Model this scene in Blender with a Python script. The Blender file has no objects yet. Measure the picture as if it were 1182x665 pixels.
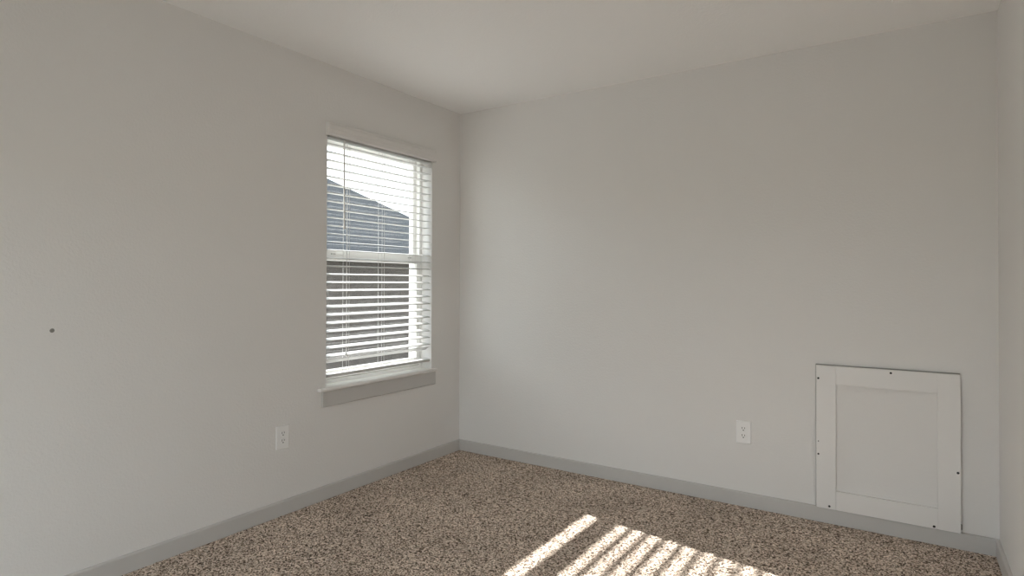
import bpy, bmesh, math, random
import numpy as np
from mathutils import Vector, Matrix

random.seed(7)
sc = bpy.context.scene
COL = sc.collection

# ------------------------------------------------------------------ camera
F = 690.66
cam_d = bpy.data.cameras.new('camera')
cam = bpy.data.objects.new('camera', cam_d)
COL.objects.link(cam)
sc.camera = cam
cam_d.sensor_fit = 'HORIZONTAL'
cam_d.sensor_width = 36.0
cam_d.lens = 36.0 * F / 1182.0
cam_d.shift_y = -12.2438 / 1182.0
cam_d.clip_start = 0.02
cam_d.clip_end = 200
yaw, pitch, roll = -0.582823, 0.008889, 0.003044
fwd = Vector((math.sin(yaw) * math.cos(pitch), math.cos(yaw) * math.cos(pitch), math.sin(pitch)))
rgt = Vector((math.cos(yaw), -math.sin(yaw), 0))
upv = rgt.cross(fwd)
r2 = rgt * math.cos(roll) + upv * math.sin(roll)
u2 = -rgt * math.sin(roll) + upv * math.cos(roll)
M = Matrix((r2, u2, -fwd)).transposed().to_4x4()
M.translation = Vector((2.71548, -3.42880, 1.21158))
cam.matrix_world = M

# ------------------------------------------------------------------ light and exposure
sc.view_settings.view_transform = 'Standard'
sc.view_settings.look = 'None'
sc.view_settings.gamma = 1.0
sc.view_settings.use_curve_mapping = False
sc.view_settings.exposure = 0.43
sc.cycles.use_denoising = True
sc.cycles.max_bounces = 14
sc.cycles.diffuse_bounces = 10
sc.cycles.transparent_max_bounces = 32
sc.cycles.sample_clamp_indirect = 6.0

SKY = 3.0
SUN = 16.5
FILL_LAMP = 5.0

world = bpy.data.worlds.new('hazy_sky')
sc.world = world
world.use_nodes = True
bg = world.node_tree.nodes['Background']
bg.inputs['Color'].default_value = (0.87, 0.95, 1.0, 1)
bg.inputs['Strength'].default_value = SKY

sun_d = bpy.data.lights.new('sun', 'SUN')
sun_d.energy = SUN
sun_d.color = (1.0, 0.965, 0.925)
sun_d.angle = math.radians(0.53)
sun = bpy.data.objects.new('sun', sun_d)
COL.objects.link(sun)
sun.rotation_euler = Vector((1.0, -0.158, -0.522)).to_track_quat('-Z', 'Y').to_euler()
sun.location = (-8, 1.5, 6)

# ------------------------------------------------------------------ materials
def lin(c):
    c = c / 255.0
    return c / 12.92 if c <= 0.04045 else ((c + 0.055) / 1.055) ** 2.4

def rgb(r, g, b):
    return (lin(r), lin(g), lin(b), 1)

def mat(name, color, rough=0.6, spec=0.3, metal=0.0):
    m = bpy.data.materials.new(name)
    m.use_nodes = True
    b = m.node_tree.nodes['Principled BSDF']
    b.inputs['Base Color'].default_value = color
    b.inputs['Roughness'].default_value = rough
    b.inputs['Metallic'].default_value = metal
    b.inputs['Specular IOR Level'].default_value = spec
    return m

def coords(nt):
    return nt.nodes.new('ShaderNodeTexCoord').outputs['Object']

def noise(nt, scale, detail=3, rough=0.5):
    n = nt.nodes.new('ShaderNodeTexNoise')
    n.inputs['Scale'].default_value = scale
    n.inputs['Detail'].default_value = detail
    n.inputs['Roughness'].default_value = rough
    nt.links.new(coords(nt), n.inputs['Vector'])
    return n.outputs['Fac']

def add_bump(m, height, strength, dist):
    nt = m.node_tree
    bp = nt.nodes.new('ShaderNodeBump')
    bp.inputs['Strength'].default_value = strength
    bp.inputs['Distance'].default_value = dist
    nt.links.new(height, bp.inputs['Height'])
    nt.links.new(bp.outputs['Normal'], nt.nodes['Principled BSDF'].inputs['Normal'])

def ramp(nt, fac, stops):
    r = nt.nodes.new('ShaderNodeValToRGB')
    els = r.color_ramp.elements
    while len(els) < len(stops):
        els.new(0.5)
    for e, (p, c) in zip(els, stops):
        e.position = p
        e.color = c
    nt.links.new(fac, r.inputs['Fac'])
    return r.outputs['Color']

def drywall(name, color):
    m = mat(name, color, 0.75, 0.25)
    nt = m.node_tree
    add_bump(m, noise(nt, 85, 3, 0.6), 0.5, 0.003)
    return m

WALL = drywall('greige_wall_paint', (0.765, 0.752, 0.738, 1))
CEIL = drywall('ceiling_paint', (0.905, 0.90, 0.895, 1))
TRIM = mat('grey_trim_paint', (0.56, 0.545, 0.53, 1), 0.45, 0.4)
PANEL = mat('white_panel_paint', (0.79, 0.775, 0.76, 1), 0.4, 0.4)
STOOL = mat('stool_paint', (0.80, 0.785, 0.77, 1), 0.45, 0.4)
VINYL = mat('white_vinyl', (0.82, 0.82, 0.80, 1), 0.35, 0.4)
REVEAL = mat('white_reveal_paint', (0.78, 0.77, 0.74, 1), 0.5, 0.3)
SLAT = mat('white_slat', (0.57, 0.57, 0.565, 1), 0.4, 0.4)
VALANCE = mat('valance_white', (0.76, 0.74, 0.725, 1), 0.45, 0.35)
CORD = mat('white_cord', (0.66, 0.66, 0.65, 1), 0.8, 0.1)
WAND = mat('clear_grey_wand', (0.74, 0.73, 0.71, 1), 0.25, 0.5)
PLATE = mat('white_plate_plastic', (0.86, 0.855, 0.85, 1), 0.35, 0.45)
DARK = mat('dark_slot', (0.02, 0.02, 0.02, 1), 0.7, 0.2)
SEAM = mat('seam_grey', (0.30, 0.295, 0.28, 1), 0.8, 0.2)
SCREW = mat('dark_screw', (0.012, 0.011, 0.011, 1), 0.5, 0.4)
METAL = mat('latch_metal', (0.45, 0.45, 0.44, 1), 0.4, 0.5)
SPOT = mat('wall_mark_grey', (0.26, 0.25, 0.235, 1), 0.9, 0.1)
PLUG = mat('pale_detector_plastic', (0.92, 0.92, 0.91, 1), 0.4, 0.4)

def carpet_mat():
    m = mat('speckled_carpet', (0.2, 0.17, 0.14, 1), 0.95, 0.05)
    nt = m.node_tree
    v = nt.nodes.new('ShaderNodeTexVoronoi')
    v.inputs['Scale'].default_value = 185
    v.inputs['Randomness'].default_value = 1.0
    # a wobble so tufts are not clean cells
    co = coords(nt)
    nt.links.new(co, v.inputs['Vector'])
    sep = nt.nodes.new('ShaderNodeSeparateColor')
    nt.links.new(v.outputs['Color'], sep.inputs['Color'])
    tuft = ramp(nt, sep.outputs[0], [(0.0, (0.045, 0.032, 0.023, 1)), (0.22, (0.16, 0.118, 0.09, 1)),
                                     (0.5, (0.52, 0.42, 0.345, 1)), (0.75, (0.72, 0.60, 0.505, 1)),
                                     (1.0, (0.86, 0.76, 0.66, 1))])
    big = noise(nt, 2.6, 3, 0.5)
    mr = nt.nodes.new('ShaderNodeMapRange')
    mr.inputs[1].default_value = 0.3
    mr.inputs[2].default_value = 0.7
    mr.inputs[3].default_value = 0.88
    mr.inputs[4].default_value = 1.12
    nt.links.new(big, mr.inputs[0])
    mx = nt.nodes.new('ShaderNodeMix')
    mx.data_type = 'RGBA'
    mx.blend_type = 'MULTIPLY'
    mx.inputs['Factor'].default_value = 1.0
    nt.links.new(tuft, mx.inputs[6])
    nt.links.new(mr.outputs[0], mx.inputs[7])
    nt.links.new(mx.outputs[2], nt.nodes['Principled BSDF'].inputs['Base Color'])
    add_bump(m, noise(nt, 300, 2, 0.6), 0.5, 0.003)
    return m

CARPET = carpet_mat()

def glass_mat():
    m = bpy.data.materials.new('window_glass')
    m.use_nodes = True
    nt = m.node_tree
    nt.nodes.remove(nt.nodes['Principled BSDF'])
    out = nt.nodes['Material Output']
    tr = nt.nodes.new('ShaderNodeBsdfTransparent')
    tr.inputs['Color'].default_value = (0.985, 0.995, 0.99, 1)
    gl = nt.nodes.new('ShaderNodeBsdfGlossy')
    gl.inputs['Roughness'].default_value = 0.01
    lw = nt.nodes.new('ShaderNodeLayerWeight')
    lw.inputs['Blend'].default_value = 0.5
    pw = nt.nodes.new('ShaderNodeMath'); pw.operation = 'POWER'; pw.inputs[1].default_value = 5.0
    nt.links.new(lw.outputs['Facing'], pw.inputs[0])
    ma = nt.nodes.new('ShaderNodeMath'); ma.operation = 'MULTIPLY_ADD'
    ma.inputs[1].default_value = 0.94; ma.inputs[2].default_value = 0.06
    nt.links.new(pw.outputs[0], ma.inputs[0])
    mix = nt.nodes.new('ShaderNodeMixShader')
    nt.links.new(ma.outputs[0], mix.inputs[0])
    nt.links.new(tr.outputs[0], mix.inputs[1])
    nt.links.new(gl.outputs[0], mix.inputs[2])
    nt.links.new(mix.outputs[0], out.inputs['Surface'])
    return m

GLASS = glass_mat()

def shingle_mat():
    m = mat('dark_slate_shingles', (0.06, 0.065, 0.075, 1), 0.9, 0.2)
    nt = m.node_tree
    br = nt.nodes.new('ShaderNodeTexBrick')
    br.inputs['Scale'].default_value = 4.0
    br.inputs['Color1'].default_value = (0.042, 0.045, 0.051, 1)
    br.inputs['Color2'].default_value = (0.052, 0.055, 0.061, 1)
    br.inputs['Mortar'].default_value = (0.035, 0.038, 0.045, 1)
    br.inputs['Mortar Size'].default_value = 0.02
    uv = nt.nodes.new('ShaderNodeTexCoord')
    mp = nt.nodes.new('ShaderNodeMapping')
    mp.inputs['Rotation'].default_value = (0, 0, math.radians(90))
    nt.links.new(uv.outputs['Object'], mp.inputs['Vector'])
    nt.links.new(mp.outputs[0], br.inputs['Vector'])
    nt.links.new(br.outputs['Color'], nt.nodes['Principled BSDF'].inputs['Base Color'])
    return m

def brick_mat():
    m = mat('dark_brown_brick', (0.07, 0.06, 0.055, 1), 0.9, 0.2)
    nt = m.node_tree
    br = nt.nodes.new('ShaderNodeTexBrick')
    br.inputs['Scale'].default_value = 5.0
    br.inputs['Color1'].default_value = (0.075, 0.064, 0.058, 1)
    br.inputs['Color2'].default_value = (0.055, 0.047, 0.043, 1)
    br.inputs['Mortar'].default_value = (0.10, 0.092, 0.085, 1)
    br.inputs['Mortar Size'].default_value = 0.015
    uv = nt.nodes.new('ShaderNodeTexCoord')
    sx = nt.nodes.new('ShaderNodeSeparateXYZ')
    cx = nt.nodes.new('ShaderNodeCombineXYZ')
    ad = nt.nodes.new('ShaderNodeMath')
    nt.links.new(uv.outputs['Object'], sx.inputs[0])
    nt.links.new(sx.outputs['X'], ad.inputs[0])
    nt.links.new(sx.outputs['Y'], ad.inputs[1])
    nt.links.new(ad.outputs[0], cx.inputs['X'])
    nt.links.new(sx.outputs['Z'], cx.inputs['Y'])
    nt.links.new(cx.outputs[0], br.inputs['Vector'])
    nt.links.new(br.outputs['Color'], nt.nodes['Principled BSDF'].inputs['Base Color'])
    return m

def grass_mat():
    m = mat('side_yard_grass', (0.10, 0.12, 0.06, 1), 0.95, 0.05)
    nt = m.node_tree
    c = ramp(nt, noise(nt, 6, 5, 0.7), [(0.3, (0.22, 0.215, 0.17, 1)), (0.7, (0.40, 0.39, 0.34, 1))])
    nt.links.new(c, nt.nodes['Principled BSDF'].inputs['Base Color'])
    return m

# ------------------------------------------------------------------ mesh helpers
def box(bm, x0, x1, y0, y1, z0, z1):
    vs = [bm.verts.new((x, y, z)) for x in (x0, x1) for y in (y0, y1) for z in (z0, z1)]
    for f in ((0, 1, 3, 2), (4, 6, 7, 5), (0, 4, 5, 1), (2, 3, 7, 6), (0, 2, 6, 4), (1, 5, 7, 3)):
        bm.faces.new([vs[i] for i in f])
    return vs

def prism(bm, prof, place):
    """closed profile [(a,b)...] swept between place(a,b,0) and place(a,b,1)"""
    A = [bm.verts.new(place(a, b, 0)) for a, b in prof]
    B = [bm.verts.new(place(a, b, 1)) for a, b in prof]
    n = len(prof)
    for i in range(n):
        j = (i + 1) % n
        bm.faces.new((A[i], A[j], B[j], B[i]))
    bm.faces.new(A[::-1])
    bm.faces.new(B)

def tube(bm, p0, p1, r, seg=10, r1=None):
    p0, p1 = Vector(p0), Vector(p1)
    r1 = r if r1 is None else r1
    d = (p1 - p0).normalized()
    a = d.orthogonal().normalized()
    b = d.cross(a)
    A, B = [], []
    for i in range(seg):
        t = 2 * math.pi * i / seg
        o = a * math.cos(t) + b * math.sin(t)
        A.append(bm.verts.new(p0 + o * r))
        B.append(bm.verts.new(p1 + o * r1))
    for i in range(seg):
        j = (i + 1) % seg
        bm.faces.new((A[i], A[j], B[j], B[i]))
    bm.faces.new(A[::-1])
    bm.faces.new(B)

def lathe(bm, prof, seg=40, place=lambda v: v):
    rings = []
    for r, z in prof:
        if r < 1e-6:
            rings.append([bm.verts.new(place(Vector((0, 0, z))))])
        else:
            rings.append([bm.verts.new(place(Vector((r * math.cos(2 * math.pi * i / seg), r * math.sin(2 * math.pi * i / seg), z)))) for i in range(seg)])
    for a, b in zip(rings, rings[1:]):
        for i in range(seg):
            j = (i + 1) % seg
            if len(a) == 1 and len(b) == 1:
                continue
            if len(a) == 1:
                bm.faces.new((a[0], b[i], b[j]))
            elif len(b) == 1:
                bm.faces.new((a[i], b[0], a[j]))
            else:
                bm.faces.new((a[i], b[i], b[j], a[j]))

def ring_frame(bm, outer, inner, place, d0, d1):
    """rectangular frame: outer/inner = (a0,a1,b0,b1); place(a,b,d) -> xyz"""
    def quad(rc, d):
        a0, a1, b0, b1 = rc
        return [bm.verts.new(place(a, b, d)) for a, b in ((a0, b0), (a1, b0), (a1, b1), (a0, b1))]
    O0, I0, O1, I1 = quad(outer, d0), quad(inner, d0), quad(outer, d1), quad(inner, d1)
    for i in range(4):
        j = (i + 1) % 4
        bm.faces.new((O0[i], O0[j], I0[j], I0[i]))
        bm.faces.new((O1[i], I1[i], I1[j], O1[j]))
        bm.faces.new((O0[i], O1[i], O1[j], O0[j]))
        bm.faces.new((I0[i], I0[j], I1[j], I1[i]))

def finish(bm, name, m, parent=None, bevel=0.0, smooth=False, seg=2):
    bmesh.ops.remove_doubles(bm, verts=bm.verts, dist=1e-6)
    bmesh.ops.recalc_face_normals(bm, faces=bm.faces)
    me = bpy.data.meshes.new(name)
    bm.to_mesh(me)
    bm.free()
    me.materials.append(m)
    o = bpy.data.objects.new(name, me)
    COL.objects.link(o)
    if parent is not None:
        o.parent = parent
        if parent.type == 'EMPTY':               # parts keep their mesh in room coordinates
            o.matrix_parent_inverse = Matrix.Translation(-parent.location)
    if bevel:
        b = o.modifiers.new('bevel', 'BEVEL')
        b.width = bevel
        b.segments = seg
        b.limit_method = 'ANGLE'
        b.angle_limit = math.radians(40)
    if smooth:
        for p in me.polygons:
            p.use_smooth = True
    return o

def structure(o):
    o['kind'] = 'structure'
    return o

def empty(name, loc):
    o = bpy.data.objects.new(name, None)
    o.empty_display_size = 0.1
    o.location = loc
    COL.objects.link(o)
    return o

def thing(o, label, cat, group=None):
    o['label'] = label
    o['category'] = cat
    if group:
        o['group'] = group
    return o

# ------------------------------------------------------------------ room
W, H = 3.0593, 2.44
YF = -4.15                       # wall behind the camera
WY0, WY1, WZ0, WZ1 = -1.199, -0.3085, 0.604, 2.072      # window opening
BT, BH = 0.014, 0.0762           # baseboard

YZ = lambda a, b, d: (d, a, b)   # a frame lying in a plane x = const

bm = bmesh.new()
ring_frame(bm, (YF - 0.2, 0.0, -0.02, H), (WY0, WY1, WZ0, WZ1), YZ, -0.21, 0.0)
structure(finish(bm, 'wall_left', WALL))
bm = bmesh.new(); box(bm, -0.21, W + 0.2, 0.0, 0.15, -0.02, H)
structure(finish(bm, 'wall_back', WALL))
bm = bmesh.new(); box(bm, W, W + 0.15, YF - 0.2, 0.0, -0.02, H)
structure(finish(bm, 'wall_right', WALL))
FX0, FX1, FZ0, FZ1 = 0.25, 2.55, 0.10, 1.62          # opening of the added fill window behind the camera
XZ = lambda a, b, d: (a, d, b)
bm = bmesh.new(); ring_frame(bm, (0, W, -0.02, H), (FX0, FX1, FZ0, FZ1), XZ, YF - 0.2, YF)
structure(finish(bm, 'wall_front', WALL))
bm = bmesh.new(); box(bm, -0.25, W + 0.25, YF - 0.25, 0.2, H, H + 0.12)
structure(finish(bm, 'ceiling', CEIL))
# carpet: a slab whose pile surface is really bumpy where it can be seen
def carpet_floor():
    y1, y0, step = 0.0, -3.0, 0.0048
    nx, ny = int(W / step), int((y1 - y0) / step)
    rng = np.random.default_rng(3)
    h = rng.standard_normal((ny + 1, nx + 1))
    for ax in (0, 1):
        h = (np.roll(h, 1, ax) + 2 * h + np.roll(h, -1, ax)) / 4
    h = h / h.std() * 0.0011
    h = np.clip(h, -0.005, 0.005) - 0.001
    h[0, :] = 0; h[:, 0] = 0; h[:, -1] = 0; h[-1, :] = 0
    xs = np.linspace(0, W, nx + 1); ys = np.linspace(y0, y1, ny + 1)
    X, Y = np.meshgrid(xs, ys)
    X = X.copy(); Y = Y.copy()
    X[1:-1, 1:-1] += rng.uniform(-0.0016, 0.0016, (ny - 1, nx - 1))
    Y[1:-1, 1:-1] += rng.uniform(-0.0016, 0.0016, (ny - 1, nx - 1))
    grid = np.stack([X, Y, h], -1).reshape(-1, 3)
    slab = np.array([(0, YF, 0), (W, YF, 0), (0, YF, -0.1), (W, YF, -0.1), (0, 0, -0.1), (W, 0, -0.1)], float)
    n0 = len(grid)
    V = np.vstack([grid, slab])
    i = np.arange(ny)[:, None] * (nx + 1) + np.arange(nx)[None, :]
    Q = np.stack([i, i + 1, i + nx + 2, i + nx + 1], -1).reshape(-1, 4)
    c00, c10 = 0, nx
    c01, c11 = ny * (nx + 1), ny * (nx + 1) + nx
    a, b, c, d, e, f = (n0 + k for k in range(6))
    extra = [(a, b, c10, c00), (c, e, f, d), (a, c, d, b), (c01, c11, f, e)]
    faces = np.vstack([Q, np.array(extra)])
    me = bpy.data.meshes.new('floor')
    me.vertices.add(len(V)); me.vertices.foreach_set('co', V.astype(np.float32).ravel())
    me.loops.add(faces.size); me.loops.foreach_set('vertex_index', faces.astype(np.int32).ravel())
    me.polygons.add(len(faces)); me.polygons.foreach_set('loop_start', np.arange(0, faces.size, 4, dtype=np.int32))
    me.update(calc_edges=True)
    me.validate()
    me.materials.append(CARPET)
    o = bpy.data.objects.new('floor', me)
    COL.objects.link(o)
    return structure(o)
carpet_floor()

base_prof = [(0, 0), (BT, 0), (BT, BH - 0.006), (BT - 0.002, BH - 0.002), (BT - 0.006, BH), (0, BH)]
def baseboard(name, place):
    bm = bmesh.new()
    prism(bm, base_prof, place)
    structure(finish(bm, name, TRIM))
baseboard('baseboard_left', lambda a, b, t: (a, YF + (0 - YF) * t, b))
baseboard('baseboard_right', lambda a, b, t: (W - a, YF + (0 - YF) * t, b))
baseboard('baseboard_back', lambda a, b, t: (BT + (W - 2 * BT) * t, -a, b))

# ------------------------------------------------------------------ window
win = empty('window_1', (0, (WY0 + WY1) / 2, WZ0))
structure(win)
# outer vinyl frame, with a stepped inner stop
bm = bmesh.new()
ring_frame(bm, (WY0, WY1, WZ0, WZ1), (WY0 + 0.026, WY1 - 0.026, WZ0 + 0.040, WZ1 - 0.026), YZ, -0.175, -0.090)
ring_frame(bm, (WY0 + 0.026, WY1 - 0.026, WZ0 + 0.040, WZ1 - 0.026), (WY0 + 0.036, WY1 - 0.036, WZ0 + 0.050, WZ1 - 0.036), YZ, -0.170, -0.120)
finish(bm, 'window_frame', VINYL, win, 0.0015)
GY0, GY1 = WY0 + 0.052, WY1 - 0.052
ZR0, ZR1 = 1.338, 1.400          # meeting rail
def sash(name, z0, z1, gz0, gz1, x0, x1):
    bm = bmesh.new()
    ring_frame(bm, (WY0 + 0.028, WY1 - 0.028, z0, z1), (GY0, GY1, gz0, gz1), YZ, x0, x1)
    s = finish(bm, name, VINYL, win, 0.003)
    bm = bmesh.new()
    xm = (x0 + x1) / 2
    box(bm, xm - 0.008, xm + 0.008, GY0 - 0.004, GY1 + 0.004, gz0 - 0.004, gz1 + 0.004)
    finish(bm, 'glass_pane', GLASS, s)
    return s
lower = sash('lower_sash', 0.648, ZR1, 0.698, ZR0, -0.119, -0.092)
upper = sash('upper_sash', 1.345, WZ1 - 0.028, 1.395, 2.018, -0.152, -0.124)
for y in (GY0 + 0.07, GY1 - 0.07):
    bm = bmesh.new()
    box(bm, -0.093, -0.088, y - 0.016, y + 0.016, 1.374, 1.381)
    finish(bm, 'tilt_latch', METAL, lower, 0.001)
# stool and apron
stool_prof = [(-0.092, 0.604), (0.026, 0.604), (0.030, 0.607), (0.032, 0.613), (0.030, 0.619), (0.026, 0.622), (-0.092, 0.622)]
bm = bmesh.new()
prism(bm, [(0.0, 0.604)] + stool_prof[1:-1] + [(0.0, 0.622)],
      lambda a, b, t: (a, -1.257 + (-0.277 + 1.257) * t, b))
finish(bm, 'window_stool', STOOL, win)
bm = bmesh.new(); box(bm, -0.090, 0.0, WY0, WY1, 0.604, 0.622)
finish(bm, 'sill_board', REVEAL, win)
apron_prof = [(0, 0.515), (0.011, 0.515), (0.014, 0.519), (0.014, 0.604), (0, 0.604)]
bm = bmesh.new()
prism(bm, apron_prof, lambda a, b, t: (a, -1.230 + (-0.281 + 1.230) * t, b))
finish(bm, 'window_apron', TRIM, win)

# unseen window added behind the camera for fill: a wide two-light unit
fill_win = structure(empty('fill_window', ((FX0 + FX1) / 2, YF, FZ0)))
bm = bmesh.new()
ring_frame(bm, (FX0, FX1, FZ0, FZ1), (FX0 + 0.04, FX1 - 0.04, FZ0 + 0.04, FZ1 - 0.04), XZ, YF - 0.17, YF - 0.09)
box(bm, (FX0 + FX1) / 2 - 0.03, (FX0 + FX1) / 2 + 0.03, YF - 0.165, YF - 0.095, FZ0 + 0.04, FZ1 - 0.04)
finish(bm, 'window_frame', VINYL, fill_win, 0.002)
bm = bmesh.new(); box(bm, FX0 + 0.036, FX1 - 0.036, YF - 0.138, YF - 0.122, FZ0 + 0.036, FZ1 - 0.036)
finish(bm, 'glass_pane', GLASS, fill_win)

# ------------------------------------------------------------------ blind
blind = thing(empty('window_blind', (-0.03, -0.75, 0.66)),
              'white two inch slatted blind with open slats hanging inside the window', 'window blind')
SY0, SY1 = WY0 + 0.008, WY1 - 0.008
# valance: shallow moulded face with returns
val = [(0.016, 2.036), (0.026, 2.036), (0.030, 2.041), (0.030, 2.050), (0.028, 2.053), (0.028, 2.072), (0.030, 2.076),
       (0.030, 2.096), (0.027, 2.100), (0.027, 2.108), (0.024, 2.112), (0.016, 2.112)]
bm = bmesh.new()
prism(bm, val, lambda a, b, t: (a, -1.211 + (-0.297 + 1.211) * t, b))
box(bm, 0.0005, 0.016, -1.211, -1.203, 2.036, 2.112)
box(bm, 0.0005, 0.016, -0.305, -0.297, 2.036, 2.112)
finish(bm, 'valance', VALANCE, blind)
bm = bmesh.new(); box(bm, -0.058, 0.0, SY0, SY1, 2.030, 2.068)
finish(bm, 'headrail', SLAT, blind, 0.002)

def slat_prof(xc, zc, tilt, w=0.050, t=0.0034):
    """gently crowned slat; tilt > 0 lifts the window-side edge"""
    top, bot = [], []
    n = 6
    for i in range(n + 1):
        s = -w / 2 + w * i / n                       # +s is the room side
        crown = 0.0022 * (1 - (2 * s / w) ** 2)
        top.append((s, crown + t / 2)); bot.append((s, crown - t / 2))
    pts = top + bot[::-1]
    c, sn = math.cos(tilt), math.sin(tilt)
    return [(xc + a * c + b * sn, zc - a * sn + b * c) for a, b in pts]

XC = -0.030
zs = [0.7925 + 0.0464 * k for k in range(27)]
zs = [z for z in zs if z < 2.026]
for i, z in enumerate(zs):
    bm = bmesh.new()
    t = 0.20 - 0.165 * min(1.0, max(0.0, (z - 1.15) / 0.45))     # the ladders hang slacker towards the bottom
    if i == 6:
        t += 0.06
    prism(bm, slat_prof(XC, z, t), lambda a, b, s: (a, SY0 + (SY1 - SY0) * s, b))
    finish(bm, 'slat', SLAT, blind)
bm = bmesh.new()
prism(bm, slat_prof(XC, 0.7615, -0.50), lambda a, b, s: (a, SY0 + (SY1 - SY0) * s, b))
finish(bm, 'slat', SLAT, blind)
bm = bmesh.new(); box(bm, XC - 0.025, XC + 0.025, SY0, SY1, 0.672, 0.690)
finish(bm, 'bottom_rail', SLAT, blind, 0.004)
for y in (-1.033, -0.752, -0.472):
    for x in (XC + 0.0265, XC - 0.0265):
        bm = bmesh.new(); tube(bm, (x, y, 0.684), (x, y, 2.032), 0.0011, 6)
        finish(bm, 'ladder_cord', CORD, blind)
    bm = bmesh.new(); tube(bm, (XC, y + 0.006, 0.684), (XC, y + 0.006, 2.032), 0.0009, 6)
    finish(bm, 'lift_cord', CORD, blind)
bm = bmesh.new()
tube(bm, (0.008, -1.080, 1.530), (0.006, -1.083, 2.030), 0.0042, 6)
tube(bm, (0.008, -1.080, 1.518), (0.008, -1.080, 1.536), 0.0062, 8)
finish(bm, 'tilt_wand', WAND, blind)
bm = bmesh.new()
tube(bm, (0.002, -1.058, 0.80), (0.002, -1.058, 2.030), 0.0011, 6)
finish(bm, 'pull_cord', CORD, blind)
bm = bmesh.new()
lathe(bm, [(0, 0.030), (0.003, 0.028), (0.006, 0.010), (0.0065, 0.0), (0, 0.0)], 12, lambda v: v + Vector((0.002, -1.058, 0.785)))
finish(bm, 'cord_tassel', CORD, blind, smooth=True)

# ------------------------------------------------------------------ access panel
px0, px1, pz0, pz1 = 2.3300, 2.9205, 0.0772, 0.7970
ix0, ix1, iz0, iz1 = 2.4185, 2.8345, 0.171, 0.705
panel = thing(empty('access_panel', ((px0 + px1) / 2, 0, pz0)),
              'white square-framed access panel with recessed centre on the back wall above the baseboard', 'access panel')
PT = 0.0260
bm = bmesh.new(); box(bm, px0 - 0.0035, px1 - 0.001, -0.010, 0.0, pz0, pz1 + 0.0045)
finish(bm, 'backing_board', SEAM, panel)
bm = bmesh.new(); box(bm, px0 + 0.01, px1 - 0.01, -0.0105, -0.010, pz0 + 0.01, pz1 - 0.01)
finish(bm, 'centre_panel', WALL, panel)
for x0, x1 in ((px0, ix0), (ix1, px1)):
    bm = bmesh.new(); box(bm, x0, x1, -PT, -0.0105, pz0, pz1)
    finish(bm, 'stile', PANEL, panel, 0.0012)
for z0, z1 in ((pz0, iz0), (iz1, pz1)):
    bm = bmesh.new(); box(bm, ix0, ix1, -PT, -0.0105, z0, z1)
    finish(bm, 'rail', PANEL, panel, 0.0012)
for x, z, r in ((2.340, 0.731, .0052), (2.652, 0.783, .0052), (2.340, 0.347, .0046), (2.340, 0.412, .0028), (2.910, 0.350, .0056), (2.389, 0.091, .0056), (2.820, 0.087, .0056)):
    bm = bmesh.new()
    lathe(bm, [(0, 0.0006), (r * 0.7, 0.0006), (r, 0.0), (r, -0.003), (0, -0.003)], 14, lambda v: Vector((x + v.x, -PT - v.z, z + v.y)))
    finish(bm, 'screw', SCREW, panel)
bm = bmesh.new(); box(bm, px1 + 0.0005, px1 + 0.006, -0.012, 0.0, 0.090, 0.112)
finish(bm, 'shim', SEAM, panel, 0.001)

# ------------------------------------------------------------------ outlets
def outlet(name, label, origin, ax, nrm):
    """ax: across the plate, nrm: out of the wall"""
    o = Vector(origin); ax = Vector(ax); nrm = Vector(nrm)
    root = thing(empty(name, o), label, 'wall outlet', 'duplex wall outlets')
    P = lambda a, b, d: tuple(o + ax * a + Vector((0, 0, b)) + nrm * d)
    w, h, t = 0.0395, 0.061, 0.0062
    bm = bmesh.new()
    lv = [(w, h, 0.0), (w, h, t * 0.45), (w - 0.0035, h - 0.0035, t)]
    rings = []
    for a, b, d in lv:
        rings.append([bm.verts.new(P(x, y, d)) for x, y in ((-a, -b), (a, -b), (a, b), (-a, b))])
    for A, B in zip(rings, rings[1:]):
        for i in range(4):
            bm.faces.new((A[i], A[(i + 1) % 4], B[(i + 1) % 4], B[i]))
    bm.faces.new(rings[0][::-1]); bm.faces.new(rings[-1])
    finish(bm, 'cover_plate', PLATE, root, 0.0012)
    for zc in (0.0195, -0.0195):
        bm = bmesh.new()
        pts = []
        for i in range(32):
            th = 2 * math.pi * i / 32
            x, y = 0.0172 * math.cos(th), 0.0172 * math.sin(th)
            y = max(-0.0135, min(0.0135, y))
            pts.append((x, y))
        prism(bm, pts, lambda a, b, s: P(a, zc + b, t + 0.0022 * s))
        rc = finish(bm, 'receptacle', PLATE, root, 0.0006)
        for sx, hh in ((-0.0065, 0.0050), (0.0065, 0.0042)):
            bm = bmesh.new()
            prism(bm, [(sx - 0.0013, zc + 0.004 - hh), (sx + 0.0013, zc + 0.004 - hh), (sx + 0.0013, zc + 0.004 + hh), (sx - 0.0013, zc + 0.004 + hh)],
                  lambda a, b, s: P(a, b, t + 0.0015 + 0.0012 * s))
            finish(bm, 'slot', DARK, rc)
        bm = bmesh.new()
        pts = [(0.0031 * math.cos(q), zc - 0.0078 + 0.0031 * math.sin(q)) for q in [2 * math.pi * i / 14 for i in range(14)]]
        prism(bm, pts, lambda a, b, s: P(a, b, t + 0.0015 + 0.0012 * s))
        finish(bm, 'ground_hole', DARK, rc)
    bm = bmesh.new()
    pts = [(0.0028 * math.cos(q), 0.0028 * math.sin(q)) for q in [2 * math.pi * i / 14 for i in range(14)]]
    prism(bm, pts, lambda a, b, s: P(a, b, t - 0.001 + 0.0018 * s))
    finish(bm, 'screw', PLATE, root)
outlet('wall_outlet', 'white duplex outlet on the left wall below the window', (0, -1.479, 0.4045), (0, 1, 0), (1, 0, 0))
outlet('wall_outlet', 'white duplex outlet on the back wall left of the access panel', (1.9725, 0, 0.4005), (1, 0, 0), (0, -1, 0))

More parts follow.
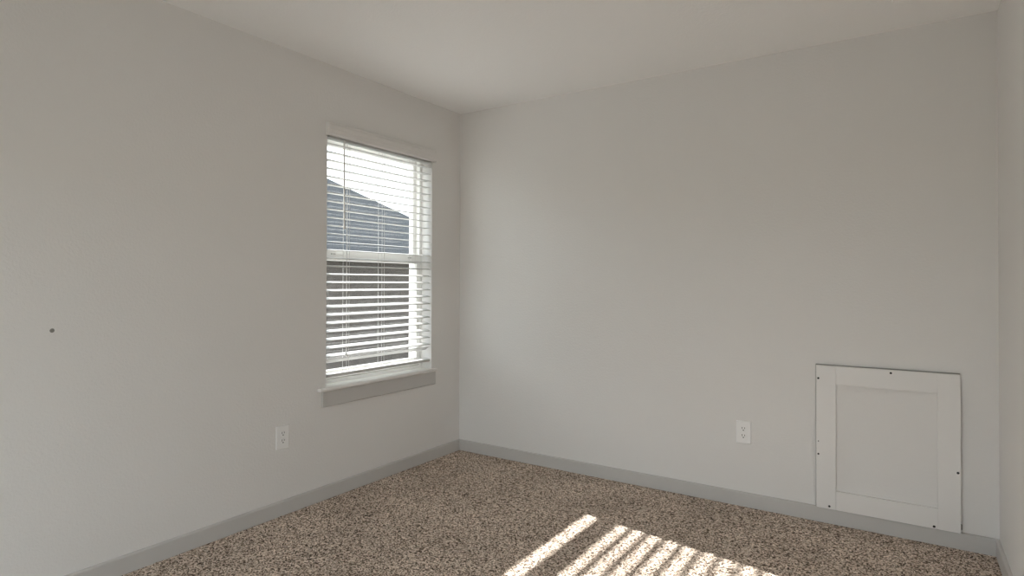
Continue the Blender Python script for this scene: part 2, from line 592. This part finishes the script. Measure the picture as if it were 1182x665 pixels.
# ------------------------------------------------------------------ small marks and fittings
bm = bmesh.new()
lathe(bm, [(0, 0.0004), (0.0035, 0.0004), (0.0055, 0.0010), (0.0070, 0.0006), (0.0080, 0.0), (0, 0.0)], 20,
      lambda v: Vector((v.z, -2.489 + v.x, 1.024 + v.y)))
thing(finish(bm, 'wall_plug', SPOT, smooth=True), 'small round dark grey spot on the bare left wall', 'wall mark')

det = thing(empty('smoke_detector', (2.722, -0.438, H)), 'white round smoke detector on the ceiling near the right corner', 'smoke detector')
def at(v): return Vector((2.722 + v.x, -0.438 + v.y, H - v.z))
bm = bmesh.new(); lathe(bm, [(0, 0), (0.068, 0), (0.068, 0.010), (0.064, 0.013), (0, 0.013)], 40, at)
finish(bm, 'mounting_base', PLUG, det, smooth=False)
bm = bmesh.new(); lathe(bm, [(0, 0.0131), (0.060, 0.0131), (0.058, 0.026), (0.050, 0.036), (0.030, 0.040), (0, 0.041)], 40, at)
finish(bm, 'detector_cover', PLUG, det)
for k in range(12):
    a = 2 * math.pi * k / 12
    bm = bmesh.new()
    vs = box(bm, 0.0555, 0.0605, -0.010, 0.010, 0.017, 0.022)
    for v in vs:
        c = v.co.copy()
        v.co = at(Vector((c.x * math.cos(a) - c.y * math.sin(a), c.x * math.sin(a) + c.y * math.cos(a), c.z)))
    finish(bm, 'vent_slot', SEAM, det)

# fill light added out of view, shaped as a flush ceiling fixture
lx, ly = 1.55, -2.35
lamp = thing(empty('fill_light', (lx, ly, H)), 'added fill light out of view, shaped as a round flush ceiling fixture', 'fill light')
bm = bmesh.new(); lathe(bm, [(0, 0), (0.17, 0), (0.17, 0.02), (0.165, 0.024), (0, 0.024)], 40, lambda v: Vector((lx + v.x, ly + v.y, H - v.z)))
finish(bm, 'fill_base', METAL, lamp)
em = bpy.data.materials.new('fill_glow'); em.use_nodes = True
eb = em.node_tree.nodes['Principled BSDF']
eb.inputs['Base Color'].default_value = (0.8, 0.8, 0.78, 1)
eb.inputs['Emission Color'].default_value = (1.0, 0.97, 0.93, 1)
eb.inputs['Emission Strength'].default_value = FILL_LAMP
bm = bmesh.new()
lathe(bm, [(0, 0.0241), (0.155, 0.0241), (0.150, 0.045), (0.125, 0.068), (0.08, 0.082), (0, 0.088)], 40, lambda v: Vector((lx + v.x, ly + v.y, H - v.z)))
finish(bm, 'fill_bowl', em, lamp, smooth=True)

# ------------------------------------------------------------------ outside
bm = bmesh.new(); box(bm, -60, 40, -60, 50, -1.1, -0.9)
structure(finish(bm, 'ground', grass_mat()))
bm = bmesh.new(); box(bm, -6, 9, -12, YF - 0.2, -0.3, -0.1)  # unseen slab added to bounce daylight in from behind the camera
structure(finish(bm, 'bounce_slab', mat('bounce_slab_grey', (0.22, 0.215, 0.20, 1), 0.9, 0.1)))
bm = bmesh.new(); box(bm, -2.0, -0.21, -12, 14, -0.9, -0.84)  # unseen pale strip added to throw sunlight up onto the ceiling
structure(finish(bm, 'bounce_strip', mat('bounce_strip_concrete', (0.55, 0.54, 0.52, 1), 0.9, 0.1)))
house = empty('neighbor_house', (-12.6, 1, -0.9))
thing(house, 'dark-roofed neighbouring house seen through the window slats', 'house')
XE, ZE, YE, PM = -8.0, 1.87, 12.48, 0.6365
bm = bmesh.new(); box(bm, XE - 8.8, XE - 0.4, -10.6, YE - 0.4, -0.9, ZE - 0.02)
finish(bm, 'wall', brick_mat(), house)
def hip(bm, x0, x1, y0, y1, z, m, th=0.14):
    hw = (x1 - x0) / 2
    zr = z + m * hw
    e = [bm.verts.new(v) for v in ((x0, y0, z), (x1, y0, z), (x1, y1, z), (x0, y1, z))]
    d = [bm.verts.new(v) for v in ((x0, y0, z - th), (x1, y0, z - th), (x1, y1, z - th), (x0, y1, z - th))]
    r0 = bm.verts.new((x0 + hw, y0 + hw, zr)); r1 = bm.verts.new((x0 + hw, y1 - hw, zr))
    bm.faces.new((e[0], e[1], r0)); bm.faces.new((e[1], e[2], r1, r0))
    bm.faces.new((e[2], e[3], r1)); bm.faces.new((e[3], e[0], r0, r1))
    for i in range(4):
        j = (i + 1) % 4
        bm.faces.new((d[i], d[j], e[j], e[i]))
    bm.faces.new(d)
bm = bmesh.new(); hip(bm, XE - 9.2, XE, -11, YE, ZE, PM)
finish(bm, 'roof', shingle_mat(), house)
